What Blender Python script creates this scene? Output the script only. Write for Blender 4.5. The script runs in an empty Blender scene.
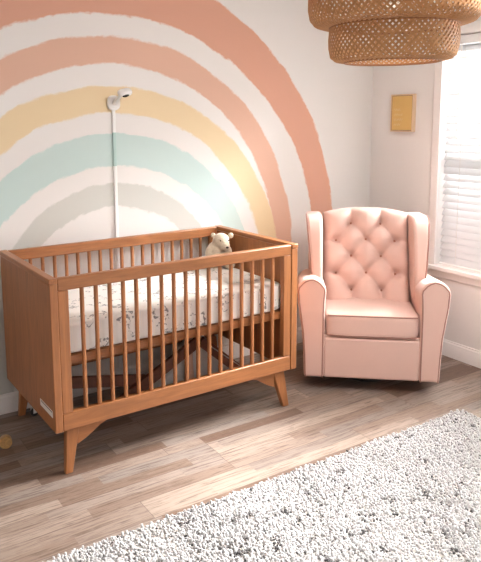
import bpy, bmesh, math, random
from mathutils import Vector, Matrix
random.seed(7)
sc = bpy.context.scene
COL = sc.collection
PI = math.pi

# ------------------------------------------------------------------ colour / node helpers
def lin(r, g, b):
    f = lambda c: (c/255/12.92) if c/255 <= .04045 else ((c/255+.055)/1.055)**2.4
    return (f(r), f(g), f(b), 1.0)

class NT:
    def __init__(s, name):
        s.m = bpy.data.materials.new(name); s.m.use_nodes = True
        s.t = s.m.node_tree; s.t.nodes.clear()
        s.out = s.t.nodes.new('ShaderNodeOutputMaterial')
    def n(s, typ, ins=None, **kw):
        nd = s.t.nodes.new(typ)
        for k, v in kw.items(): setattr(nd, k, v)
        for k, v in (ins or {}).items(): s.put(nd.inputs[k], v)
        return nd
    def put(s, sock, v):
        if isinstance(v, bpy.types.NodeSocket): s.t.links.new(v, sock)
        else: sock.default_value = v
    def math(s, op, a, b=0.0, c=0.0):
        nd = s.t.nodes.new('ShaderNodeMath'); nd.operation = op
        for i, v in enumerate((a, b, c)): s.put(nd.inputs[i], v)
        return nd.outputs[0]
    def mix(s, f, a, b):
        nd = s.t.nodes.new('ShaderNodeMix'); nd.data_type = 'RGBA'
        s.put(nd.inputs[0], f); s.put(nd.inputs[6], a); s.put(nd.inputs[7], b)
        return nd.outputs[2]
    def step(s, v, a, b):
        nd = s.t.nodes.new('ShaderNodeMapRange'); nd.interpolation_type = 'SMOOTHSTEP'
        s.put(nd.inputs[0], v); nd.inputs[1].default_value = a; nd.inputs[2].default_value = b
        return nd.outputs[0]
    def coords(s):
        return s.n('ShaderNodeTexCoord').outputs['Object']
    def scaled(s, v, sx, sy, sz):
        return s.n('ShaderNodeVectorMath', {0: v, 1: (sx, sy, sz)}, operation='MULTIPLY').outputs[0]
    def noise(s, v, scale, detail=4, rough=.55, dist=0):
        return s.n('ShaderNodeTexNoise', {'Vector': v, 'Scale': scale, 'Detail': detail, 'Roughness': rough, 'Distortion': dist}).outputs['Fac']
    def bsdf(s, col, rough=.6, bump=None, strength=.2, dist=.002, **ins):
        p = s.n('ShaderNodeBsdfPrincipled'); s.put(p.inputs['Base Color'], col); s.put(p.inputs['Roughness'], rough)
        for k, v in ins.items(): s.put(p.inputs[k.replace('_', ' ')], v)
        if bump is not None:
            b = s.n('ShaderNodeBump', {'Height': bump, 'Strength': strength, 'Distance': dist})
            s.t.links.new(b.outputs[0], p.inputs['Normal'])
        s.t.links.new(p.outputs[0], s.out.inputs['Surface'])
        return s.m

def m_plain(name, col, rough=.6, var=.06, scale=30, bump=0.0, dist=.001, **ins):
    t = NT(name); c = t.coords(); nz = t.noise(c, scale)
    dark = tuple(x*(1-var) for x in col[:3]) + (1,); lite = tuple(min(1, x*(1+var)) for x in col[:3]) + (1,)
    return t.bsdf(t.mix(nz, dark, lite), rough, nz if bump else None, bump, dist, **ins)

def m_wood(name, col, axis, rough=.42, contrast=.16):
    t = NT(name); c = t.coords()
    s = {'x': (1.2, 14, 14), 'y': (14, 1.2, 14), 'z': (14, 14, 1.2)}[axis]
    v = t.scaled(c, *s)
    a = t.noise(v, 2.2, 5, .6, 1.2); b = t.noise(v, 11, 3, .5)
    f = t.math('ADD', t.math('MULTIPLY', a, .7), t.math('MULTIPLY', b, .3))
    f = t.step(f, .32, .68)
    d = tuple(x*(1-contrast*1.3) for x in col[:3]) + (1,); l = tuple(x*(1+contrast) for x in col[:3]) + (1,)
    return t.bsdf(t.mix(f, d, l), rough, f, .08, .001)

def m_fabric(name, col, rough=.85, bump=.25):
    t = NT(name); c = t.coords()
    w1 = t.noise(c, 420, 2); w2 = t.noise(c, 9, 3)
    f = t.math('ADD', t.math('MULTIPLY', w1, .6), t.math('MULTIPLY', w2, .4))
    d = tuple(x*.9 for x in col[:3]) + (1,); l = tuple(min(1, x*1.07) for x in col[:3]) + (1,)
    return t.bsdf(t.mix(f, d, l), rough, w1, bump, .0008, Sheen_Weight=.25, Sheen_Roughness=.5)

# ------------------------------------------------------------------ mesh builder
class MB:
    def __init__(s): s.v = []; s.f = []
    def add(s, vs, fs, M=None):
        o = len(s.v)
        for p in vs:
            p = Vector(p)
            if M is not None: p = M @ p
            s.v.append(p)
        s.f += [tuple(i+o for i in f) for f in fs]
        return s
    def box(s, x0, x1, y0, y1, z0, z1, M=None):
        vs = [(x, y, z) for x in (x0, x1) for y in (y0, y1) for z in (z0, z1)]
        return s.add(vs, [(0,1,3,2),(4,6,7,5),(0,4,5,1),(2,3,7,6),(0,2,6,4),(1,5,7,3)], M)
    def hexa(s, bot, top, M=None):       # two quads, same winding
        return s.add(list(bot)+list(top), [(3,2,1,0),(4,5,6,7)]+[(i,(i+1)%4,4+(i+1)%4,4+i) for i in range(4)], M)
    def prism(s, poly, a, b, plane='xz', M=None):
        def P(u, w, h):
            return {'xz': (u, h, w), 'yz': (h, u, w), 'xy': (u, w, h)}[plane]
        n = len(poly)
        vs = [P(u, w, a) for u, w in poly] + [P(u, w, b) for u, w in poly]
        return s.add(vs, [tuple(range(n))[::-1], tuple(range(n, 2*n))] + [(i, (i+1) % n, n+(i+1) % n, n+i) for i in range(n)], M)
    def tube(s, pts, r, n=8, closed=False, M=None):
        pts = [Vector(p) for p in pts]; k = len(pts)
        rs = r if isinstance(r, (list, tuple)) else [r]*k
        vs = []; up = None
        for i in range(k):
            t = (pts[(i+1) % k]-pts[i-1]) if closed else (pts[min(i+1, k-1)]-pts[max(i-1, 0)])
            t.normalize()
            if up is None:
                up = Vector((0, 0, 1)) if abs(t.z) < .9 else Vector((1, 0, 0))
            a = up - t*up.dot(t)
            if a.length < 1e-5: a = t.orthogonal()
            a.normalize(); b = t.cross(a); up = a
            for j in range(n):
                w = 2*PI*j/n
                vs.append(pts[i] + (a*math.cos(w)+b*math.sin(w))*rs[i])
        fs = []
        for i in range(k if closed else k-1):
            for j in range(n):
                i2 = (i+1) % k
                fs.append((i*n+j, i*n+(j+1) % n, i2*n+(j+1) % n, i2*n+j))
        if not closed:
            fs.append(tuple(range(n))[::-1]); fs.append(tuple(range((k-1)*n, k*n)))
        return s.add(vs, fs, M)
    def lathe(s, prof, n=32, M=None):
        k = len(prof); vs = []; fs = []
        for r, z in prof:
            for j in range(n):
                a = 2*PI*j/n; vs.append((r*math.cos(a), r*math.sin(a), z))
        for i in range(k-1):
            for j in range(n):
                fs.append((i*n+j, i*n+(j+1) % n, (i+1)*n+(j+1) % n, (i+1)*n+j))
        if prof[0][0] > 1e-6: fs.append(tuple(range(n))[::-1])
        if prof[-1][0] > 1e-6: fs.append(tuple(range((k-1)*n, k*n)))
        return s.add(vs, fs, M)
    def ball(s, c, r, n=16, M=None):
        r = r if isinstance(r, (tuple, list)) else (r, r, r)
        prof = [(max(1e-7, math.sin(PI*i/(n//2))), -math.cos(PI*i/(n//2))) for i in range(n//2+1)]
        T = Matrix.Translation(c) @ (M or Matrix()) @ Matrix.Diagonal((r[0], r[1], r[2], 1))
        return s.lathe(prof, n, T)
    def superbox(s, c, h, e=8, div=14, ez=None, M=None):
        """rounded, slightly crowned box: cube grid pulled to a superellipsoid"""
        vs = []; fs = []; idx = {}
        def put(p):
            key = tuple(round(q, 5) for q in p)
            if key not in idx:
                n = sum(abs(q)**e for q in p)**(1/e)
                q = [qq/n for qq in p]
                idx[key] = len(vs); vs.append((c[0]+q[0]*h[0], c[1]+q[1]*h[1], c[2]+q[2]*h[2]))
            return idx[key]
        g = [math.sin((-1+2*i/div)*PI/2) for i in range(div+1)]
        for ax in range(3):
            for sg in (-1, 1):
                for i in range(div):
                    for j in range(div):
                        q = []
                        for (u, w) in ((g[i], g[j]), (g[i+1], g[j]), (g[i+1], g[j+1]), (g[i], g[j+1])):
                            p = [0, 0, 0]; p[ax] = sg; p[(ax+1) % 3] = u; p[(ax+2) % 3] = w
                            q.append(put(p))
                        fs.append(tuple(q) if sg > 0 else tuple(q[::-1]))
        return s.add(vs, fs, M)
    def build(s, name, mat, parent=None, bevel=0, seg=2, smooth=35, label=None, fix=True):
        me = bpy.data.meshes.new(name); me.from_pydata([tuple(p) for p in s.v], [], s.f); me.validate()
        if fix:
            bm = bmesh.new(); bm.from_mesh(me)
            bmesh.ops.remove_doubles(bm, verts=bm.verts, dist=1e-6)
            bmesh.ops.recalc_face_normals(bm, faces=bm.faces); bm.to_mesh(me); bm.free()
        for m in (mat if isinstance(mat, (list, tuple)) else [mat]): me.materials.append(m)
        o = bpy.data.objects.new(name, me); COL.objects.link(o)
        if parent is not None: o.parent = parent
        if smooth:
            me.polygons.foreach_set('use_smooth', [True]*len(me.polygons))
            me.set_sharp_from_angle(angle=math.radians(smooth))
        if bevel:
            b = o.modifiers.new('bevel', 'BEVEL'); b.width = bevel; b.segments = seg; b.limit_method = 'ANGLE'; b.angle_limit = math.radians(40)
            b.harden_normals = False
        if label: o['label'] = label
        return o

def thing(name, label, cat, loc=(0, 0, 0), rz=0, group=None):
    o = bpy.data.objects.new(name, None); COL.objects.link(o); o.empty_display_size = .1
    o.location = loc; o.rotation_euler = (0, 0, rz); o['label'] = label; o['category'] = cat
    if group: o['group'] = group
    return o
def tag(o, label, cat, kind=None):
    o['label'] = label; o['category'] = cat
    if kind: o['kind'] = kind
    return o
def struct(o): o['kind'] = 'structure'; return o

# ------------------------------------------------------------------ room dimensions (metres)
XR = 2.60          # right wall
XL = -3.40         # left wall
YF = -4.60         # open front (the room goes on behind the camera)
ZC = 2.62          # ceiling
WY0, WY1, WZ0, WZ1 = -1.55, -.585, .570, 1.985   # first window opening
VY0, VY1 = -3.55, -2.05                       # unseen second opening nearer the camera, added to let in light

# ------------------------------------------------------------------ materials
CREAM = lin(232, 227, 223)
def mat_rainbow():
    t = NT('painted rainbow wall'); c = t.coords()
    sp = t.n('ShaderNodeSeparateXYZ', {0: c}); x, z = sp.outputs[0], sp.outputs[2]
    u = t.math('SUBTRACT', x, .645)
    v0 = t.math('MAXIMUM', t.math('SUBTRACT', z, .55), 0)
    ang = t.math('ARCTAN2', v0, u); rad = t.math('SQRT', t.math('ADD', t.math('MULTIPLY', u, u), t.math('MULTIPLY', v0, v0)))
    pol = t.n('ShaderNodeCombineXYZ', {0: t.math('MULTIPLY', ang, 7), 1: t.math('MULTIPLY', rad, 30), 2: t.math('MULTIPLY', z, 3)}).outputs[0]
    n1 = t.math('SUBTRACT', t.noise(pol, 1.0, 4, .6), .5)
    n2 = t.math('SUBTRACT', t.noise(c, 3.2, 6, .62), .5)
    n3 = t.math('SUBTRACT', t.noise(c, 30, 3, .6), .5)
    wob = t.math('ADD', t.math('MULTIPLY', n1, .035), t.math('ADD', t.math('MULTIPLY', n2, .05), t.math('MULTIPLY', n3, .018)))
    def mask(cz, r):
        v = t.math('MAXIMUM', t.math('SUBTRACT', z, cz), 0)
        d = t.math('SUBTRACT', t.math('SQRT', t.math('ADD', t.math('MULTIPLY', u, u), t.math('MULTIPLY', v, v))), r)
        return t.step(t.math('ADD', d, wob), .007, -.007)
    bands = [((.721, 1.610), (.612, 1.452), lin(216, 163, 140)),
             ((.698, 1.251), (.700, 1.104), lin(220, 178, 156)),
             ((.543, 1.147), (.539, 1.007), lin(230, 207, 168)),
             ((.505, .932), (.417, .842), lin(198, 216, 212)),
             ((.473, .691), (.429, .604), lin(206, 204, 197))]
    brush = t.math('ADD', t.math('MULTIPLY', n1, .16), t.math('MULTIPLY', n2, .12))
    col = CREAM
    for (o, i, cc) in bands:
        d = tuple(q*.93 for q in cc[:3]) + (1,); l = tuple(min(1, q*1.07) for q in cc[:3]) + (1,)
        paint = t.mix(t.math('ADD', brush, .5), d, l)
        m = t.math('MULTIPLY', mask(*o), t.math('SUBTRACT', 1.0, mask(*i)))
        col = t.mix(m, col, paint)
    tex = t.noise(c, 160, 3)
    return t.bsdf(col, .75, tex, .12, .001)

def mat_floor():
    t = NT('weathered plank flooring'); c = t.coords()
    sp = t.n('ShaderNodeSeparateXYZ', {0: c}); x, y = sp.outputs[0], sp.outputs[1]
    W, LEN = .13, 1.15
    row = t.math('FLOOR', t.math('DIVIDE', t.math('ADD', y, 10.0+.84-.84+.07), W))
    rfr = t.math('FRACT', t.math('DIVIDE', t.math('ADD', y, 10.0+.07), W))
    ro = t.n('ShaderNodeTexWhiteNoise', {'W': row}, noise_dimensions='1D').outputs['Value']
    xs = t.math('DIVIDE', t.math('ADD', x, t.math('MULTIPLY', ro, 4.9)), LEN)
    ci = t.math('FLOOR', xs); xfr = t.math('FRACT', xs)
    idv = t.n('ShaderNodeCombineXYZ', {0: ci, 1: row}).outputs[0]
    h = t.n('ShaderNodeTexWhiteNoise', {'Vector': idv}, noise_dimensions='3D').outputs['Value']
    # inside a plank: narrower staggered strips of differing tone
    srow = t.math('FLOOR', t.math('MULTIPLY', rfr, 2.0))
    so = t.n('ShaderNodeTexWhiteNoise', {'Vector': t.n('ShaderNodeCombineXYZ', {0: row, 1: srow, 2: 3.0}).outputs[0]}, noise_dimensions='3D').outputs['Value']
    sx = t.math('FLOOR', t.math('DIVIDE', t.math('ADD', x, t.math('MULTIPLY', so, 3.7)), .60))
    h2 = t.n('ShaderNodeTexWhiteNoise', {'Vector': t.n('ShaderNodeCombineXYZ', {0: sx, 1: row, 2: srow}).outputs[0]}, noise_dimensions='3D').outputs['Value']
    tone = t.math('ADD', t.math('MULTIPLY', h, .45), t.math('MULTIPLY', h2, .55))
    ramp = t.n('ShaderNodeValToRGB', {0: tone}); e = ramp.color_ramp.elements
    e[0].position = .12; e[0].color = lin(106, 82, 68); e[1].position = .85; e[1].color = lin(164, 146, 132)
    for p_, cc in ((.26, lin(120, 97, 82)), (.45, lin(146, 127, 114)), (.60, lin(136, 124, 116)), (.72, lin(154, 135, 122))):
        q = e.new(p_); q.color = cc
    off = t.n('ShaderNodeCombineXYZ', {0: t.math('MULTIPLY', h, 13.0), 1: t.math('MULTIPLY', h2, 9.0)}).outputs[0]
    gv = t.n('ShaderNodeVectorMath', {0: t.scaled(c, 2.6, 52, 1), 1: off}, operation='ADD').outputs[0]
    g1 = t.noise(gv, 2.0, 6, .65, .8); g2 = t.noise(gv, 9, 4, .6)
    col = t.mix(t.math('MULTIPLY', t.step(g1, .46, .66), .75), ramp.outputs[0], lin(84, 62, 50))
    col = t.mix(t.math('MULTIPLY', t.step(g2, .5, .8), .35), col, lin(196, 184, 174))
    knots = t.noise(t.scaled(c, 4, 34, 1), 1.6, 3, .6)
    col = t.mix(t.math('MULTIPLY', t.step(knots, .62, .72), .65), col, lin(70, 54, 47))
    e1 = t.math('MINIMUM', rfr, t.math('SUBTRACT', 1.0, rfr)); e2 = t.math('MULTIPLY', t.math('MINIMUM', xfr, t.math('SUBTRACT', 1.0, xfr)), LEN/W)
    gap = t.step(t.math('MINIMUM', e1, e2), .022, .004)
    col = t.mix(t.math('MULTIPLY', gap, .6), col, lin(92, 74, 64))
    ht = t.math('SUBTRACT', t.math('MULTIPLY', g1, .4), gap)
    return t.bsdf(col, t.math('ADD', .36, t.math('MULTIPLY', g2, .2)), ht, .25, .0015)

def mat_sheet():
    t = NT('patterned cot sheet'); c = t.coords()
    wv = t.n('ShaderNodeVectorMath', {0: c, 1: t.n('ShaderNodeVectorMath', {0: t.n('ShaderNodeTexNoise', {'Vector': c, 'Scale': 22.0, 'Detail': 2.0}).outputs['Color'], 1: (.09, .09, .09)}, operation='MULTIPLY').outputs[0]}, operation='ADD').outputs[0]
    s1 = t.n('ShaderNodeTexVoronoi', {'Vector': wv, 'Scale': 19.0}, feature='DISTANCE_TO_EDGE').outputs['Distance']
    line = t.step(s1, .13, .03)
    gate = t.step(t.noise(c, 12, 1, .4), .52, .57); brk = t.step(t.noise(c, 55, 2), .44, .54)
    leaf = t.math('MULTIPLY', t.step(t.noise(c, 62, 1), .66, .70), gate)
    f = t.math('MULTIPLY', t.math('MAXIMUM', t.math('MULTIPLY', line, t.math('MULTIPLY', gate, brk)), leaf), .85)
    col = t.mix(f, lin(240, 234, 228), lin(96, 90, 92))
    return t.bsdf(col, .85, t.noise(c, 300, 2), .15, .0006)

M = {}
M['rainbow'] = mat_rainbow(); M['floor'] = mat_floor(); M['sheet'] = mat_sheet()
M['wall'] = m_plain('warm white wall paint', CREAM, .75, .02, 60, .1)
M['ceil'] = m_plain('white ceiling paint', lin(238, 235, 230), .8, .02, 60)
M['trim'] = m_plain('white trim paint', lin(238, 232, 228), .4, .02, 40)
WC = lin(162, 104, 62)
for a in 'xyz': M['wood'+a] = m_wood('honey stained wood '+a, WC, a)
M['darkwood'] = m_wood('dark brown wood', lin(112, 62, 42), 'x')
M['palewood'] = m_wood('pale tan wood', lin(204, 160, 104), 'y')
M['pink'] = m_fabric('blush pink upholstery', lin(214, 177, 163))
M['button'] = m_fabric('pit shaded button fabric', lin(178, 124, 104))  # pink darkened to stand for shade in the tufting pits
M['piping'] = m_fabric('shadow toned piping', lin(158, 112, 98))  # pink piping darkened to carry the shadow line along it
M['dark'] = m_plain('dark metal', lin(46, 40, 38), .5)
M['white'] = m_plain('white plastic', lin(242, 240, 237), .35, .01)
M['black'] = m_plain('black glass', lin(14, 14, 16), .15, .01)
M['aqua'] = m_plain('aqua painted plastic', lin(182, 208, 202), .5, .03)
M['wicker'] = m_plain('golden brown bamboo strip', lin(188, 138, 88), .55, .30, 55)
M['rim'] = m_plain('brown cane rim', lin(150, 100, 62), .55, .2, 70)
M['cord'] = m_plain('white cord', lin(225, 220, 212), .6)
M['brass'] = m_plain('brass socket', lin(150, 120, 80), .35, .02, Metallic=.8)
M['glassbulb'] = m_plain('frosted bulb', lin(240, 236, 226), .3)
M['plush'] = m_plain('cream plush fur', lin(206, 188, 164), .95, .14, 120, .8, .004, Sheen_Weight=.4)
M['plushdark'] = m_plain('dark brown stitching', lin(70, 52, 46), .7)
M['ochre'] = m_plain('ochre card', lin(216, 176, 104), .6, .04, 25)
M['frame'] = m_wood('light oak frame', lin(222, 192, 158), 'z', .5, .08)
M['frameline'] = m_plain('frame edge', lin(150, 116, 84), .5)
M['script'] = m_plain('pale lettering ink', lin(236, 214, 170), .6)
M['cushion'] = m_fabric('white cotton', lin(236, 232, 228))
M['peach'] = m_plain('peach toy', lin(222, 178, 154), .5)
M['sticker'] = m_plain('white paper label', lin(238, 236, 232), .5, .01)
M['ink'] = m_plain('black print', lin(40, 38, 36), .5, .01)
M['steel'] = m_plain('pale metal edge', lin(200, 192, 186), .35, .02)
M['yw'] = m_fabric('white shag yarn', lin(200, 198, 197), .95, .3)
M['yc'] = m_fabric('cream shag yarn', lin(188, 184, 182), .95, .3)
M['yg'] = m_fabric('grey yarn and gap shade', lin(126, 122, 120), .95, .3)  # grey yarn, its tone also standing for shaded gaps in the pile
M['yd'] = m_fabric('charcoal yarn and gap shade', lin(78, 75, 75), .95, .3)  # darkest yarn, doubling as painted shade between tufts
M['backing'] = m_fabric('rug backing', lin(205, 198, 190), .95, .3)
def mat_blind():
    t = NT('white blind slat'); c = t.coords()
    nz = t.noise(t.scaled(c, 20, 1, 20), 6, 2)
    col = t.mix(nz, lin(214, 214, 215), lin(220, 220, 221))
    d = t.n('ShaderNodeBsdfDiffuse', {'Color': col}); tr = t.n('ShaderNodeBsdfTranslucent', {'Color': col})
    mx = t.n('ShaderNodeMixShader', {0: .13, 1: d.outputs[0], 2: tr.outputs[0]})
    t.t.links.new(mx.outputs[0], t.out.inputs[0]); return t.m
def mat_pane():
    t = NT('window glass'); fr = t.n('ShaderNodeFresnel', {'IOR': 1.45})
    tr = t.n('ShaderNodeBsdfTransparent', {'Color': (.97, .98, .98, 1)}); gl = t.n('ShaderNodeBsdfGlossy', {'Roughness': .02})
    nz = t.noise(t.coords(), 3); fac = t.math('MULTIPLY', fr.outputs[0], t.math('ADD', .95, t.math('MULTIPLY', nz, .05)))
    mx = t.n('ShaderNodeMixShader', {0: fac, 1: tr.outputs[0], 2: gl.outputs[0]})
    t.t.links.new(mx.outputs[0], t.out.inputs[0]); return t.m
M['blind'] = mat_blind(); M['pane'] = mat_pane()

# ------------------------------------------------------------------ room shell
def room():
    b = MB(); b.box(XL-.1, XR+.14, YF, .12, -.1, 0); struct(b.build('floor', M['floor'], smooth=0))
    b = MB(); b.box(XL-.1, XR+.14, YF, .12, ZC, ZC+.1); struct(b.build('ceiling', M['ceil'], smooth=0))
    b = MB(); b.box(XL-.1, XR+.14, 0, .12, 0, ZC); struct(b.build('wall_back', M['rainbow'], smooth=0))
    b = MB(); b.box(XL-.1, XL, YF, 0, 0, ZC); struct(b.build('wall_left', M['wall'], smooth=0))
    b = MB(); a0, a1 = XR, XR+.14
    b.box(a0, a1, YF, 0, 0, WZ0); b.box(a0, a1, YF, 0, WZ1, ZC)
    b.box(a0, a1, WY1, 0, WZ0, WZ1); b.box(a0, a1, VY1, WY0, WZ0, WZ1); b.box(a0, a1, YF, VY0, WZ0, WZ1)
    struct(b.build('wall_right', M['wall'], smooth=0))
    prof = [(0, 0), (.015, 0), (.015, .070), (.012, .078), (.012, .086), (.007, .094), (.006, .103), (0, .103)]
    b = MB(); b.prism([(-h, z) for h, z in prof], XL, XR, 'yz'); struct(b.build('baseboard_back', M['trim'], smooth=25))
    b = MB(); b.prism([(XR-h, z) for h, z in prof], YF, -.015, 'xz'); struct(b.build('baseboard_right', M['trim'], smooth=25))
    b = MB(); b.prism([(XL+h, z) for h, z in prof], YF, -.015, 'xz'); struct(b.build('baseboard_left', M['trim'], smooth=25))
room()

def window(n, y0, y1):
    b = MB()       # sash frame inside the opening
    x0, x1 = XR+.075, XR+.11
    w = .04
    b.box(x0, x1, y0, y1, WZ0, WZ0+w); b.box(x0, x1, y0, y1, WZ1-w, WZ1)
    b.box(x0, x1, y0, y0+w, WZ0+w, WZ1-w); b.box(x0, x1, y1-w, y1, WZ0+w, WZ1-w)
    b.box(x0, x1, y0+w, y1-w, 1.26, 1.30)
    win = struct(b.build('window_%d' % n, M['trim'], bevel=.004))
    b = MB(); b.box(XR+.09, XR+.094, y0+w-.006, y1-w+.006, WZ0+w-.006, WZ1-w+.006); b.build('pane', M['pane'], win, smooth=0)
    b = MB(); c = .058; t = .018      # casing boards on the room side
    b.box(XR-t, XR, y1, y1+c, WZ0, WZ1+c); b.box(XR-t, XR, y0-c, y0, WZ0, WZ1+c); b.box(XR-t, XR, y0, y1, WZ1, WZ1+c)
    b.build('casing', M['trim'], win, bevel=.005)
    b = MB(); b.box(XR+.0005, XR+.075, y0, y1, WZ0+.0005, WZ0+.004); b.box(XR-.045, XR, y0-c-.02, y1+c+.02, WZ0-.022, WZ0)
    b.build('window_sill', M['trim'], win, bevel=.004)
    b = MB(); b.box(XR-.016, XR, y0-c, y1+c, WZ0-.075, WZ0-.022); b.build('apron', M['trim'], win, bevel=.006)
    return win
window(1, WY0, WY1); window(2, VY0, VY1)  # window 2 is unseen, added as a way in for light

# ------------------------------------------------------------------ blind
def blind():
    y0, y1 = WY0+.008, WY1-.008
    th = thing('window_blind', 'white horizontal slat blind lowered over the bright window behind the pink chair', 'blind', (XR+.036, (y0+y1)/2, WZ0))
    o = Vector((XR+.036, (y0+y1)/2, WZ0)); h = (y1-y0)/2; H = WZ1-WZ0
    b = MB(); b.box(-.034, .026, -h, h, H-.052, H-.003); b.build('headrail', M['white'], th, bevel=.004)
    b = MB(); n = 31; top, bot = H-.075, .040
    a = math.radians(54)
    for i in range(n):
        z = bot+(top-bot)*i/(n-1)
        R = Matrix.Translation((0, 0, z)) @ Matrix.Rotation(-a, 4, 'Y')
        arc = [(-.025, -.0008), (-.0125, .0012), (0, .0018), (.0125, .0012), (.025, -.0008)]
        poly = [(u, w+.0014) for u, w in arc] + [(u, w-.0014) for u, w in arc[::-1]]
        b.prism(poly, -h+.004, h-.004, 'xz', R)
    b.build('slats', M['blind'], th, smooth=50)
    b = MB(); b.box(-.025, .025, -h+.004, h-.004, .002, .018); b.build('bottom_rail', M['white'], th, bevel=.006)
    b = MB()
    for yy in (-h+.13, 0, h-.13): b.tube([(-.027, yy, .03), (-.027, yy, H-.05)], .0012, 5)
    b.build('ladder_cords', M['cord'], th)
    b = MB(); b.tube([(-.042, h-.115, H-.045), (-.044, h-.112, H-.3), (-.044, h-.11, H-.62)], .0035, 6)
    b.build('tilt_wand', M['cord'], th, label='thin pale tilt wand hanging down the blind')
blind()

# ------------------------------------------------------------------ cot
CL, CW, CY, CTH = 1.32, .717, -.0467, .0152
CH, ZB = .872, .203
def crib():
    root = thing('crib', 'honey brown wooden cot with solid end panels and slatted sides against the rainbow wall', 'crib', (0, CY, 0), CTH)
    yb, yf = 0.0, -CW
    pt = .034
    # end panels (solid) with a cap rail
    for s in (0, 1):
        x0, x1 = (0, pt) if s == 0 else (CL-pt-.004, CL)
        b = MB(); b.box(x0, x1, yf, yb, ZB, CH-.024)
        p = b.build('end_panel', M['woodz'], root, bevel=.003)
        b = MB(); b.box(x0-(.003 if s == 0 else 0), x1+(.003 if s else 0), yf-.002, yb+.001, CH-.0235, CH)
        b.build('cap_rail', M['woody'], p, bevel=.004)
        if s == 0:
            b = MB(); b.box(-.0012, .0, -.688, -.530, .264, .294); q = b.build('maker_label', M['sticker'], p, smooth=0, label='small white paper label with black print')
            b = MB(); r = random.Random(3)
            y = -.545
            while y > -.675:
                w = r.uniform(.004, .012); b.box(-.0020, -.0012, y-w, y, .287, .291); y -= w+.003
            b.build('print', M['ink'], q, smooth=0)
    # slatted sides
    xa, xb, sw = pt+.001, CL-pt-.006, .047
    for s, y0, y1 in (('front', yf+.002, yf+.034), ('back', yb-.034, yb-.002)):
        ym = (y0+y1)/2
        b = MB(); b.box(xa, xb, y0, y1, CH-.056, CH-.002); b.build('top_rail', M['woodx'], root, bevel=.005)
        b = MB(); b.box(xa, xb, y0, y1, ZB, .281); b.build('bottom_rail', M['woodx'], root, bevel=.004)
        for q in (0, 1):
            u0, u1 = (xa, xa+sw) if q == 0 else (xb-sw, xb)
            b = MB(); b.box(u0, u1, y0+.001, y1-.001, .2815, CH-.0565); b.build('stile', M['woodz'], root, bevel=.003)
        g0, g1 = xa+sw, xb-sw; pitch = (g1-g0)/18
        for i in range(17):
            x = g0+pitch*(i+1)
            b = MB(); b.box(x-.0085, x+.0085, ym-.009, ym+.009, .279, CH-.054); b.build('slat', M['woodz'], root, bevel=.006, seg=3)
    # splayed tapering legs with a corner gusset
    for sx in (0, 1):
        for sy in (0, 1):
            xt0, xt1, xb0, xb1 = (.056, .116, .040, .074) if sx == 0 else (CL-.136, CL-.066, CL-.074, CL-.036)
            ya, yc = (yf+.022, yf+.060) if sy == 0 else (yb-.060, yb-.022)
            ka, kc = (yf+.014, yf+.040) if sy == 0 else (yb-.040, yb-.014)
            b = MB(); b.hexa([(xb0, ka, 0), (xb1, ka, 0), (xb1, kc, 0), (xb0, kc, 0)], [(xt0, ya, ZB), (xt1, ya, ZB), (xt1, yc, ZB), (xt0, yc, ZB)])
            lg = b.build('leg', M['woodz'], root, bevel=.004)
            b = MB(); xo = xt1 if sx == 0 else xt0; d = 1 if sx == 0 else -1
            b.prism([(xo-.004*d, ZB), (xo+.16*d, ZB), (xo+.10*d, ZB-.022), (xo+.03*d, ZB-.066), (xo-.012*d, ZB-.085)], ya+.004, yc-.004, 'xz')
            b.build('gusset', M['woodx'], lg, bevel=.002)
    # mattress base
    b = MB()
    z0, z1 = .478, .518
    b.box(pt+.003, CL-pt-.007, yf+.038, yf+.062, z0, z1); b.box(pt+.003, CL-pt-.007, yb-.062, yb-.038, z0, z1)
    for i in range(11):
        x = pt+.003+(CL-2*pt-.07)*i/10
        b.box(x, x+.05, yf+.062, yb-.062, z0+.012, z1-.008)
    b.build('mattress_base', M['woodx'], root, bevel=.002)
    # mattress is lifted out freely
    m = thing('crib_mattress', 'white cot mattress in a sketched grey print sheet inside the wooden cot', 'mattress', (0, CY, 0), CTH)
    b = MB(); b.superbox((CL/2-.002, -CW/2, .592), (CL/2-pt-.010, CW/2-.042, .0735), 16, 22)
    b.build('fitted_sheet', M['sheet'], m, smooth=60)
crib()

# ------------------------------------------------------------------ plush in the cot corner
def plush():
    t = thing('plush_toy', 'cream plush animal with small round ears slumped in the far right corner of the cot', 'soft toy', (1.180, -.225, .6655), math.radians(-20))
    t.scale = (1.06, 1.06, 1.06)
    b = MB()
    b.ball((0, 0, .055), (.062, .055, .056)); b.ball((-.012, .004, .10), (.048, .045, .045))
    b.ball((.012, -.018, .150), (.047, .044, .043)); b.ball((.026, -.050, .128), (.028, .027, .026))
    b.ball((-.06, -.03, .03), (.036, .028, .026)); b.ball((.05, -.045, .028), (.034, .036, .026))
    b.ball((-.052, -.012, .085), (.022, .022, .038)); b.ball((.052, -.02, .085), (.02, .022, .036))
    o = b.build('body', M['plush'], t, smooth=180)
    r = o.modifiers.new('fuse', 'REMESH'); r.mode = 'VOXEL'; r.voxel_size = .005; r.use_smooth_shade = True
    s = o.modifiers.new('soften', 'SMOOTH'); s.iterations = 6
    for x, y, z, r in ((-.026, .004, .178, .013), (.064, -.020, .176, .016)):
        b = MB(); b.ball((x, y, z), (r, .010, r)); b.build('ear', M['plush'], t, smooth=180)
    b = MB(); b.ball((.032, -.0775, .124), (.008, .005, .006)); b.build('nose', M['plushdark'], t, smooth=180)
    for x in (.0, .045):
        b = MB(); b.ball((x, -.057, .158), .0042, 8); b.build('eye', M['plushdark'], t, smooth=180)
plush()

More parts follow.
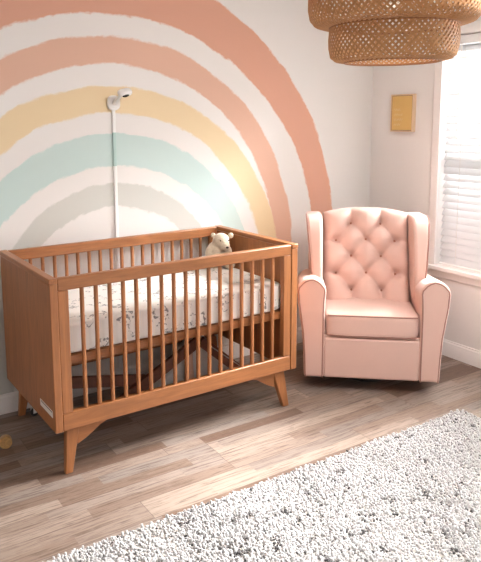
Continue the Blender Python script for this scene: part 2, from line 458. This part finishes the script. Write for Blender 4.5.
# ------------------------------------------------------------------ things under the cot
def under():
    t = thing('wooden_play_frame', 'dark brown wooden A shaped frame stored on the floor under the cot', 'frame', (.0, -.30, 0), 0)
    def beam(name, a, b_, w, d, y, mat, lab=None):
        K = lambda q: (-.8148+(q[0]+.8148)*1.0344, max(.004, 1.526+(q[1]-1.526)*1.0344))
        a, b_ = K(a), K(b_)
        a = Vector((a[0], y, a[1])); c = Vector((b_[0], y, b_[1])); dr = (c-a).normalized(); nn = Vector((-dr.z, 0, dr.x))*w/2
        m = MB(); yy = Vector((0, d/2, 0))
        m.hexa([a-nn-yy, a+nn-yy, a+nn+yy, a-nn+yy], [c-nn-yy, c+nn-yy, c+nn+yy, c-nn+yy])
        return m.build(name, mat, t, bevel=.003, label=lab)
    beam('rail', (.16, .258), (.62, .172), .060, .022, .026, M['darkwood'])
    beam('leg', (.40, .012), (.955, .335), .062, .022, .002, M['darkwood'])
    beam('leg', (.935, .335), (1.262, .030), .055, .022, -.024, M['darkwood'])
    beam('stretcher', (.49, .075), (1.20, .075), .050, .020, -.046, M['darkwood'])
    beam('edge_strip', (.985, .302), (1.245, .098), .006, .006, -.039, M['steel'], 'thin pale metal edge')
    b = MB()
    prof = [(-.26, 0), (.30, 0), (.27, .06), (.13, .19), (.06, .275), (.0, .29), (-.05, .25), (-.16, .12), (-.25, .05)]
    b.prism(prof, -.035, .05, 'xz')
    o = tag(b.build('cushion', M['cushion'], None, bevel=.03, seg=4), 'white wedge shaped cushion on the floor behind the wooden frame under the cot', 'cushion')
    o.location = (1.03, -.185, 0)
    t2 = thing('toy_finger', 'peach rounded toy standing in front of the white cushion under the cot', 'toy', (.962, -.252, 0))
    b = MB(); b.lathe([(1e-6, 0), (.028, 0), (.030, .01), (.026, .10), (.022, .18), (.024, .24), (.019, .275), (.010, .288), (1e-6, .291)], 20); b.build('body', M['peach'], t2, smooth=60)
    # round-ended wooden rod at the left edge
    b = MB(); T = Matrix.Translation((0, 0, .029)) @ Matrix.Rotation(math.radians(90), 4, 'X')
    b.lathe([(1e-6, -.006), (.025, -.004), (.029, .002), (.029, .030), (1e-6, .032)], 28, T)
    o = tag(b.build('wooden_disc', M['palewood'], None, smooth=40), 'round pale wooden disc on the dark floor beside the cot at the far left', 'disc')
    o.location = (-.100, -.355, 0); o.rotation_euler = (0, 0, math.radians(-13))
    c = thing('castor_wheel', 'small dark castor wheel with white bracket on the floor behind the back left cot leg', 'wheel', (.112, -.118, 0), math.radians(20))
    b = MB(); b.lathe([(.006, -.008), (.019, -.008), (.021, -.004), (.021, .004), (.019, .008), (.006, .008)], 20, Matrix.Translation((0, 0, .021)) @ Matrix.Rotation(PI/2, 4, 'X')); b.build('wheel', M['dark'], c)
    b = MB(); b.box(-.014, .014, -.013, -.010, .018, .052); b.box(-.014, .014, .010, .013, .018, .052); b.box(-.014, .014, -.013, .013, .052, .056); b.tube([(0, -.014, .021), (0, .014, .021)], .004, 8); b.tube([(0, 0, .056), (0, 0, .072)], .008, 10)
    b.build('bracket', M['white'], c, bevel=.001)
under()

# ------------------------------------------------------------------ armchair
CHX = (1.4785, -.6248)
def chair():
    yaw = math.radians(-39.966)
    u = Vector((math.cos(yaw), math.sin(yaw))); back = Vector((-u.y, u.x))
    cen = Vector(CHX)+u*.3665+back*.36
    root = thing('armchair', 'blush pink wingback glider armchair with a button tufted back in the room corner', 'armchair', (cen.x, cen.y, 0), yaw)
    ox, oy = -.3665, -.36
    W = .733
    def tr(b):
        b.v = [Vector((p.x+ox, p.y+oy, p.z)) for p in b.v]; return b
    mir = Matrix.Translation((W, 0, 0)) @ Matrix.Diagonal((-1, 1, 1, 1))
    mirw = Matrix.Translation((W-.020, 0, 0)) @ Matrix.Diagonal((-1, 1, 1, 1))
    # swivel base
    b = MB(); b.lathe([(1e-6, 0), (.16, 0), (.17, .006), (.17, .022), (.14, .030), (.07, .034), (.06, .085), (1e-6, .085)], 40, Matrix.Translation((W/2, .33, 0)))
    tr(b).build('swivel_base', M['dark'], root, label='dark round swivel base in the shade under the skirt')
    # body below the seat
    b = MB(); b.box(.03, W-.03, .02, .60, .083, .322); tr(b).build('seat_base', M['pink'], root, bevel=.012, seg=3)
    b = MB(); b.box(.112, W-.112, .004, .05, .082, .312); tr(b).build('front_rail', M['pink'], root, bevel=.012, seg=3)
    # arms
    def arm_poly():
        pts = [(.004, .082), (.1135, .082), (.1135, .30), (.1135, .42), (.115, .50)]
        cx, cz, rx, rz = .0415, .568, .0785, .078
        for i in range(0, 15):
            a = math.radians(-12+i*204/14); pts.append((cx+rx*math.cos(a), cz+rz*math.sin(a)))
        pts += [(-.032, .50), (-.020, .42), (-.008, .33), (-.001, .22)]
        return pts
    ap = arm_poly()
    for s in (0, 1):
        Mx = mir if s else Matrix()
        b = MB(); b.prism(ap, .0, .56, 'xz', Mx)
        b.v = [Vector((p.x, p.y, p.z-.075*p.y/.56*max(0, min(1, (p.z-.4)/.2)))) for p in b.v]
        a = tr(b).build('arm', M['pink'], root, bevel=.014, seg=4, smooth=50)
        inner = [(x, z) for x, z in ap[1:]] + [ap[0]]
        q = []
        cxm = sum(x for x, z in ap)/len(ap); czm = .40
        for x, z in inner:
            q.append((x+( .009 if x < cxm else -.009), .0-.0005, z-.009 if z > .6 else z))
        b = MB(); b.tube([Vector((p[0], .001, p[2])) for p in q], .0042, 6, M=Mx); tr(b).build('piping', M['piping'], a, smooth=60)
    # seat cushion
    b = MB(); b.superbox((W/2, .235, .382), (.2545, .238, .068), 9, 22)
    for i, p in enumerate(b.v):
        uu = (p.x-W/2)/.2545; vv = (p.y-.235)/.238
        k = max(0, 1-uu**2)*max(0, 1-vv**2)
        if p.z > .40: p.z += .016*k
    sc_ = tr(b).build('seat_cushion', M['pink'], root, smooth=70)
    for zz in (.4385, .3265):
        b = MB(); pts = []
        for i in range(17):
            pts.append((W/2-.238+.476*i/16, .0025+.006*abs(i/8-1)**6, zz))
        b.tube(pts, .0042, 6); tr(b).build('piping', M['piping'], sc_, smooth=60)
    # tufted back
    x0, x1, zb, zt = .112, W-.112, .36, .940
    yb_, yt_ = .318, .552
    rows = [(.160, (.33, .67)), (.312, (.155, .50, .83)), (.468, (.33, .67)), (.625, (.155, .50, .83)), (.785, (.33, .67))]
    P = lambda a, f: (a*(x1-x0), (1-f)*(zt-zb))
    btn = [P(a, f) for f, aa in rows for a in aa]
    segs = []
    for i in range(4):
        for a in rows[i][1]:
            for a2 in rows[i+1][1]:
                if abs(a-a2) < .2: segs.append((P(a, rows[i][0]), P(a2, rows[i+1][0])))
    for a in rows[0][1]: segs.append((P(a, rows[0][0]), P(a, -.02)))
    for a in rows[4][1]: segs.append((P(a, rows[4][0]), P(a, 1.02)))
    for i in (1, 3):
        segs.append((P(.155, rows[i][0]), P(0, rows[i][0]-.01))); segs.append((P(.83, rows[i][0]), P(1, rows[i][0]-.01)))
    def dseg(p, s):
        (ax, ay), (bx, by) = s; dx, dy = bx-ax, by-ay
        t = max(0, min(1, ((p[0]-ax)*dx+(p[1]-ay)*dy)/(dx*dx+dy*dy)))
        return math.hypot(p[0]-ax-t*dx, p[1]-ay-t*dy)
    def hfun(px, pz):
        e = min(px, x1-x0-px, pz*1.0, zt-zb-pz)
        edge = 1-math.exp(-max(e, 0)/.022)
        dc = min(dseg((px, pz), s) for s in segs); db = min(math.hypot(px-q[0], pz-q[1]) for q in btn)
        puff = 1-math.exp(-(dc/.026)**1.3)
        return .062*edge + edge*(.036*puff - .014 + .012*(1-math.exp(-(db/.06)**2))) - .042*math.exp(-(db/.019)**2)
    N1, N2 = 90, 100
    nrm = Vector((0, -(zt-zb), (yt_-yb_))).normalized()
    def base(a, f):
        px = a*(x1-x0); arch = (.034*(1-abs(2*a-1)**2.4)-.012)*f
        y = yb_+(yt_-yb_)*f; z = zb+(zt-zb)*f+arch
        return Vector((x0+px, y, z))
    b = MB(); vs = []; fs = []
    for j in range(N2+1):
        for i in range(N1+1):
            a, f = i/N1, j/N2
            vs.append(base(a, f)+nrm*hfun(a*(x1-x0), f*(zt-zb)))
    for j in range(N2+1):
        for i in range(N1+1):
            vs.append(base(i/N1, j/N2)-nrm*.03)
    K = (N1+1)*(N2+1); ix = lambda i, j: j*(N1+1)+i
    for j in range(N2):
        for i in range(N1):
            q = (ix(i, j), ix(i+1, j), ix(i+1, j+1), ix(i, j+1)); fs.append(q); fs.append(tuple(K+k for k in q[::-1]))
    for i in range(N1):
        fs.append((ix(i, 0), K+ix(i, 0), K+ix(i+1, 0), ix(i+1, 0))); fs.append((ix(i, N2), ix(i+1, N2), K+ix(i+1, N2), K+ix(i, N2)))
    for j in range(N2):
        fs.append((ix(0, j), ix(0, j+1), K+ix(0, j+1), K+ix(0, j))); fs.append((ix(N1, j), K+ix(N1, j), K+ix(N1, j+1), ix(N1, j+1)))
    b.add(vs, fs); bk = tr(b).build('tufted_back', M['pink'], root, smooth=70)
    for q in btn:
        c = base(q[0]/(x1-x0), q[1]/(zt-zb)) + nrm*(hfun(*q)+.003)
        b = MB(); b.ball(c, (.0095, .006, .0095), 14); tr(b).build('button', M['button'], bk, smooth=180)
    # outer back shell
    b = MB(); b.prism([(.42, .09), (.62, .09), (.635, .35), (.645, .87), (.61, .90), (.545, .88), (.42, .40)], .03, W-.03, 'yz'); tr(b).build('back_shell', M['pink'], root, bevel=.018, seg=3)
    # wings
    wp = [(.200, .48), (.180, .55), (.176, .62), (.195, .70), (.225, .78), (.258, .85), (.292, .902), (.33, .930), (.40, .940), (.58, .93), (.64, .88), (.62, .48)]
    for s in (0, 1):
        b = MB(); n = len(wp); vs = []; fs = []
        for k, (y, z) in enumerate(wp):
            f = (z-.5)/.44
            xo = .052-.046*min(1, f); xi = .104
            xi2 = .112
            vs += [(xo, y, z), (xi, y, z)]
        fs = [tuple(2*k for k in range(n)), tuple(2*k+1 for k in range(n))[::-1]] + [(2*k, 2*k+1, 2*((k+1) % n)+1, 2*((k+1) % n)) for k in range(n)]
        b.add(vs, fs, mirw if s else None); w = tr(b).build('wing', M['pink'], root, bevel=.020, seg=4, smooth=60)
        b = MB(); pts = []
        for k in range(0, 9):
            y, z = wp[k]; f = (z-.5)/.44
            pts.append(Vector((.052-.046*min(1, f)+.005, y+.004, z-(.003 if k > 4 else 0))))
        b.tube(pts, .0042, 6, M=mirw if s else None); tr(b).build('piping', M['piping'], w, smooth=60)
chair()

# ------------------------------------------------------------------ pendant lamp
def lamp():
    cx, cy = .832, -1.791
    t = thing('pendant_lamp', 'large woven bamboo pendant lampshade in two tiers hanging near the window', 'lamp', (cx, cy, 1.68))
    Z = 1.68
    def resample(prof, n):
        L = [0]
        for i in range(1, len(prof)): L.append(L[-1]+math.hypot(prof[i][0]-prof[i-1][0], prof[i][1]-prof[i-1][1]))
        out = []
        for k in range(n+1):
            s = L[-1]*k/n; i = 0
            while i < len(prof)-2 and L[i+1] < s: i += 1
            f = (s-L[i])/(L[i+1]-L[i]); f = max(0, min(1, f))
            out.append((prof[i][0]+(prof[i+1][0]-prof[i][0])*f, prof[i][1]+(prof[i+1][1]-prof[i][1])*f, s))
        return out
    def weave(prof, n, w, k, segs, off):
        b = MB(); pr = resample(prof, segs); m = len(pr)
        sn = []
        for i in range(m):
            a, c = pr[max(0, i-1)], pr[min(m-1, i+1)]
            dr, dz = c[0]-a[0], c[1]-a[1]; l = math.hypot(dr, dz); sn.append((dz/l, -dr/l))
        for d in (1, -1):
            for q in range(n):
                th0 = 2*PI*(q+(.5 if d < 0 else 0))/n; P = []; Nn = []
                for i in range(m):
                    r, z, s = pr[i]; th = th0+d*k*s
                    nv = Vector((sn[i][0]*math.cos(th), sn[i][0]*math.sin(th), sn[i][1]))
                    P.append(Vector((r*math.cos(th), r*math.sin(th), z-Z))+nv*(off+d*.0010)); Nn.append(nv)
                vs = []; fs = []
                for i in range(m):
                    T = (P[min(m-1, i+1)]-P[max(0, i-1)]).normalized(); bv = Nn[i].cross(T).normalized()*w/2; h = Nn[i]*.0006
                    vs += [P[i]-bv+h, P[i]+bv+h, P[i]+bv-h, P[i]-bv-h]
                for i in range(m-1):
                    for j in range(4): fs.append((4*i+j, 4*i+(j+1) % 4, 4*i+4+(j+1) % 4, 4*i+4+j))
                fs += [(0, 1, 2, 3), (4*m-1, 4*m-2, 4*m-3, 4*m-4)]
                b.add(vs, fs)
        return b
    up = [(.197, 1.800), (.222, 1.8015), (.246, 1.809), (.260, 1.826), (.266, 1.855), (.266, 1.89), (.264, 1.94), (.255, 1.975), (.22, 1.995), (.16, 2.008), (.075, 2.02)]
    lo = [(.150, 1.690), (.178, 1.695), (.193, 1.707), (.199, 1.735), (.200, 1.762), (.197, 1.800)]
    def hoop(name, r, z, rad, parent):
        b = MB(); b.tube([(r*math.cos(2*PI*i/56), r*math.sin(2*PI*i/56), z-Z) for i in range(56)], rad, 8, True); return b.build(name, M['rim'], parent)
    u = weave(up, 82, .0064, 3.7, 40, 0).build('upper_shade', M['wicker'], t, smooth=0, fix=False)
    l = weave(lo, 66, .0062, 4.8, 24, 0).build('lower_shade', M['wicker'], t, smooth=0, fix=False)
    hoop('rim', .149, 1.690, .0035, l); hoop('rim', .197, 1.800, .004, u); hoop('rim', .075, 2.021, .004, u)
    b = MB()
    for i in range(3):
        a = 2*PI*i/3; b.tube([(.074*math.cos(a), .074*math.sin(a), 2.021-Z), (.014*math.cos(a), .014*math.sin(a), 2.035-Z)], .0022, 6)
    b.build('spider', M['brass'], t)
    b = MB(); b.lathe([(1e-6, 2.045-Z), (.018, 2.043-Z), (.020, 2.0-Z), (.020, 1.965-Z), (1e-6, 1.965-Z)], 20); b.build('socket', M['white'], t)
    b = MB(); b.lathe([(1e-6, 1.965-Z), (.013, 1.965-Z), (.014, 1.95-Z), (.026, 1.92-Z), (.032, 1.893-Z), (.026, 1.867-Z), (.012, 1.856-Z), (1e-6, 1.854-Z)], 24); b.build('bulb', M['glassbulb'], t)
    b = MB(); b.tube([(0, 0, 2.04-Z), (0, 0, ZC-.03-Z)], .0035, 8); b.build('cord', M['cord'], t)
    b = MB(); b.lathe([(1e-6, ZC-.036-Z), (.02, ZC-.036-Z), (.05, ZC-.02-Z), (.055, ZC-Z), (1e-6, ZC-Z)], 28); b.build('ceiling_rose', M['white'], t)
lamp()

# ------------------------------------------------------------------ wall pieces
def monitor():
    t = thing('baby_monitor', 'white nursery camera on a short arm fixed to the rainbow wall above the cot', 'camera', (.655, 0, 1.600))
    b = MB(); pts = [(.037*math.copysign(abs(math.cos(a))**.75, math.cos(a)), -.002+.040*math.copysign(abs(math.sin(a))**.75, math.sin(a))) for a in [2*PI*i/28 for i in range(28)]]
    b.prism(pts, -.022, 0, 'xz'); b.build('wall_plate', M['white'], t, bevel=.008, seg=3)
    b = MB(); b.tube([(-.002, -.018, -.004), (.002, -.045, .010), (.008, -.075, .030), (.014, -.095, .044)], [.012, .011, .010, .010], 12); b.build('arm', M['white'], t, smooth=60)
    R = Matrix.Translation((.024, -.105, .050)) @ Matrix.Rotation(math.radians(-14), 4, 'Y') @ Matrix.Rotation(math.radians(25), 4, 'X')
    b = MB(); b.superbox((0, 0, 0), (.038, .026, .0165), 3.2, 16, M=R); h = b.build('camera_head', M['white'], t, smooth=180)
    b = MB(); b.ball((0, 0, 0), (.021, .006, .0085), 20, M=R @ Matrix.Translation((-.006, -.023, -.006)) @ Matrix.Rotation(math.radians(-18), 4, 'X'))
    b.build('lens', M['black'], h, smooth=180, label='black oval lens')
    t2 = thing('cable_cover', 'straight white cable cover running down the wall from the camera behind the cot', 'cable cover', (.655, 0, .104))
    for (z0, z1, mt, nm) in ((.104, 1.258, 'white', 'channel'), (1.258, 1.440, 'aqua', 'painted_channel'), (1.440, 1.562, 'white', 'channel')):
        b = MB(); b.box(-.0095, .0095, -.013, 0, z0-.104, z1-.104); b.build(nm, M[mt], t2, bevel=.003, label='aqua painted length of cover' if mt == 'aqua' else None)
monitor()

def picture():
    y0, y1, z0, z1, d = -.382, -.196, 1.408, 1.648, .030
    t = thing('framed_print', 'small ochre print in a pale wooden frame on the wall beside the window', 'picture', (XR, (y0+y1)/2, z0))
    cy = (y0+y1)/2; hw = (y1-y0)/2; H = z1-z0
    b = MB(); w = .006
    b.box(-d, 0, -hw, -hw+w, 0, H); b.box(-d, 0, hw-w, hw, 0, H); b.box(-d, 0, -hw+w, hw-w, 0, w); b.box(-d, 0, -hw+w, hw-w, H-w, H)
    b.build('frame', M['frame'], t, bevel=.0015)
    b = MB(); q = w+.005
    b.box(-d+.002, -.02, -hw+w, -hw+q, w, H-w); b.box(-d+.002, -.02, hw-q, hw-w, w, H-w); b.box(-d+.002, -.02, -hw+q, hw-q, w, q); b.box(-d+.002, -.02, -hw+q, hw-q, H-q, H-w)
    b.build('inner_border', M['frameline'], t, smooth=0)
    b = MB(); b.box(-d+.003, -.006, -hw+q, hw-q, q, H-q); p = b.build('print', M['ochre'], t, smooth=0)
    b = MB(); r = random.Random(5)
    # illegible pale handwritten lines on the left half (picture-left is +y)
    for k, zz in enumerate((.142, .110, .078, .046)):
        y = hw-.028; n = (3, 4, 4, 3)[k]; pts = []
        for i in range(n*8):
            pts.append((-d+.0024, y-i*.0024, zz+.007*math.sin(i*1.05+k)+r.uniform(-.002, .002)))
        b.tube(pts, .0010, 4)
    b.build('handwriting', M['script'], p, smooth=0)
picture()

# ------------------------------------------------------------------ shag rug
def rug():
    x0, x1, y0, y1 = -.40, 1.975, -2.95, -1.27
    t = thing('shag_rug', 'thick white shag rug flecked with grey on the plank floor', 'rug', ((x0+x1)/2, (y0+y1)/2, 0))
    cx, cy = (x0+x1)/2, (y0+y1)/2
    b = MB(); b.box(x0-cx, x1-cx, y0-cy, y1-cy, .001, .014); b.build('backing', M['backing'], t, bevel=.005)
    from mathutils import noise as nz
    R = random.Random(11); vs = []; fs = []; mi = []
    sp = .0092
    nx, ny = int((x1-x0)/sp), int((y1-y0)/sp)
    for i in range(nx):
        for j in range(ny):
            x = x0+(i+R.random())*sp-cx; y = y0+(j+R.random())*sp-cy
            g = nz.noise((x*20, y*20, 0))*.55+nz.noise((x*52, y*52, 4))*.5+R.uniform(-.22, .22)
            big = nz.noise((x*4, y*4, 9))
            m = 0
            if g > .20: m = 2
            if g > .36: m = 3
            if g < -.12: m = 1
            hgt = (.022+.007*R.random()+.006*big)*(.80 if m >= 2 else 1)
            lean = nz.noise((x*9, y*9, 20))*2.2+R.uniform(-.9, .9); a = lean*PI
            lx, ly = math.cos(a)*R.uniform(.003, .012), math.sin(a)*R.uniform(.003, .012)
            rr = R.uniform(.0042, .0064); o = len(vs); ph = R.random()*2
            for (f, q, zz) in ((0, .8, .008), (.35, 1.05, .6*hgt), (.85, .9, .92*hgt)):
                for k in range(4):
                    w = ph+PI*k/2; vs.append((x+lx*f+rr*q*math.cos(w), y+ly*f+rr*q*math.sin(w), zz))
            vs.append((x+lx*1.15, y+ly*1.15, hgt))
            for s in (0, 4):
                for k in range(4): fs.append((o+s+k, o+s+(k+1) % 4, o+s+4+(k+1) % 4, o+s+4+k)); mi.append(m)
            for k in range(4): fs.append((o+8+k, o+8+(k+1) % 4, o+12)); mi.append(m)
    me = bpy.data.meshes.new('pile'); me.from_pydata(vs, [], fs)
    for k in ('yw', 'yc', 'yg', 'yd'): me.materials.append(M[k])
    me.polygons.foreach_set('material_index', mi); me.polygons.foreach_set('use_smooth', [True]*len(fs))
    o = bpy.data.objects.new('pile', me); COL.objects.link(o); o.parent = t; o['kind'] = 'stuff'
rug()

# ------------------------------------------------------------------ camera
def camera():
    yaw, pitch, roll = .545581894, -.149294465, -.0106207262
    f = Vector((math.sin(yaw)*math.cos(pitch), math.cos(yaw)*math.cos(pitch), math.sin(pitch)))
    r = Vector((math.cos(yaw), -math.sin(yaw), 0)); u = r.cross(f)
    r2 = r*math.cos(roll)+u*math.sin(roll); u2 = u*math.cos(roll)-r*math.sin(roll)
    cam = bpy.data.cameras.new('camera'); o = bpy.data.objects.new('camera', cam); COL.objects.link(o)
    Mx = Matrix(((r2.x, u2.x, -f.x, -.814792095), (r2.y, u2.y, -f.y, -3.30440239), (r2.z, u2.z, -f.z, 1.52600628), (0, 0, 0, 1)))
    o.matrix_world = Mx
    cam.sensor_fit = 'AUTO'; cam.sensor_width = 36; cam.lens = 656.529663/562*36
    cam.shift_x = 41.5454438/562; cam.shift_y = -66.6719631/562
    cam.clip_start = .05
    sc.camera = o
camera()

# ------------------------------------------------------------------ light
def area(name, loc, rot, sx, sy, power, col=(1, 1, 1)):
    l = bpy.data.lights.new(name, 'AREA'); l.shape = 'RECTANGLE'; l.size = sx; l.size_y = sy; l.energy = power; l.color = col
    o = bpy.data.objects.new(name, l); COL.objects.link(o); o.location = loc; o.rotation_euler = rot
    return o
# daylight outside the blind window, fill outside the added one (area lights emit along local -Z; turned to face -X)
area('daylight_blind_window', (XR+1.35, (WY0+WY1)/2-.1, 2.85), (0, math.radians(42), 0), 1.4, 1.7, 2100, (1, .985, .985))
area('fill_added_window', (XR+1.0, (VY0+VY1)/2, 2.4), (0, math.radians(50), 0), 1.5, 1.7, 220, (1, .985, .98))
l = bpy.data.lights.new('shade_inner_fill', 'POINT'); l.energy = .3; l.color = (1, .97, .93); l.shadow_soft_size = .03
o = bpy.data.objects.new('shade_inner_fill', l); COL.objects.link(o); o.location = (.832, -1.791, 1.74)  # added fill inside the shade to brighten the weave
l = bpy.data.lights.new('overhead_fill', 'AREA'); l.shape = 'DISK'; l.size = .5; l.energy = 30; l.color = (1, .97, .95)
o = bpy.data.objects.new('overhead_fill', l); COL.objects.link(o); o.location = (1.15, -2.35, ZC-.01)  # added overhead fill without a fixture, for steep shade under the cot
w = bpy.data.worlds.new('sky'); sc.world = w; w.use_nodes = True
bg = w.node_tree.nodes['Background']; bg.inputs[0].default_value = (.97, .985, 1, 1); wt = w.node_tree      # hazy sky, brightest on the window side of the house
tc = wt.nodes.new('ShaderNodeTexCoord'); sx = wt.nodes.new('ShaderNodeSeparateXYZ'); mr = wt.nodes.new('ShaderNodeMapRange'); mr.interpolation_type = 'SMOOTHSTEP'
wt.links.new(tc.outputs['Generated'], sx.inputs[0]); wt.links.new(sx.outputs[0], mr.inputs[0])
for i, v in ((1, .05), (2, .6), (3, .12), (4, 1.1)): mr.inputs[i].default_value = v
wt.links.new(mr.outputs[0], bg.inputs[1])

sc.view_settings.view_transform = 'Standard'; sc.view_settings.look = 'None'; sc.view_settings.gamma = 1
sc.view_settings.exposure = 1.08; sc.view_settings.use_curve_mapping = False
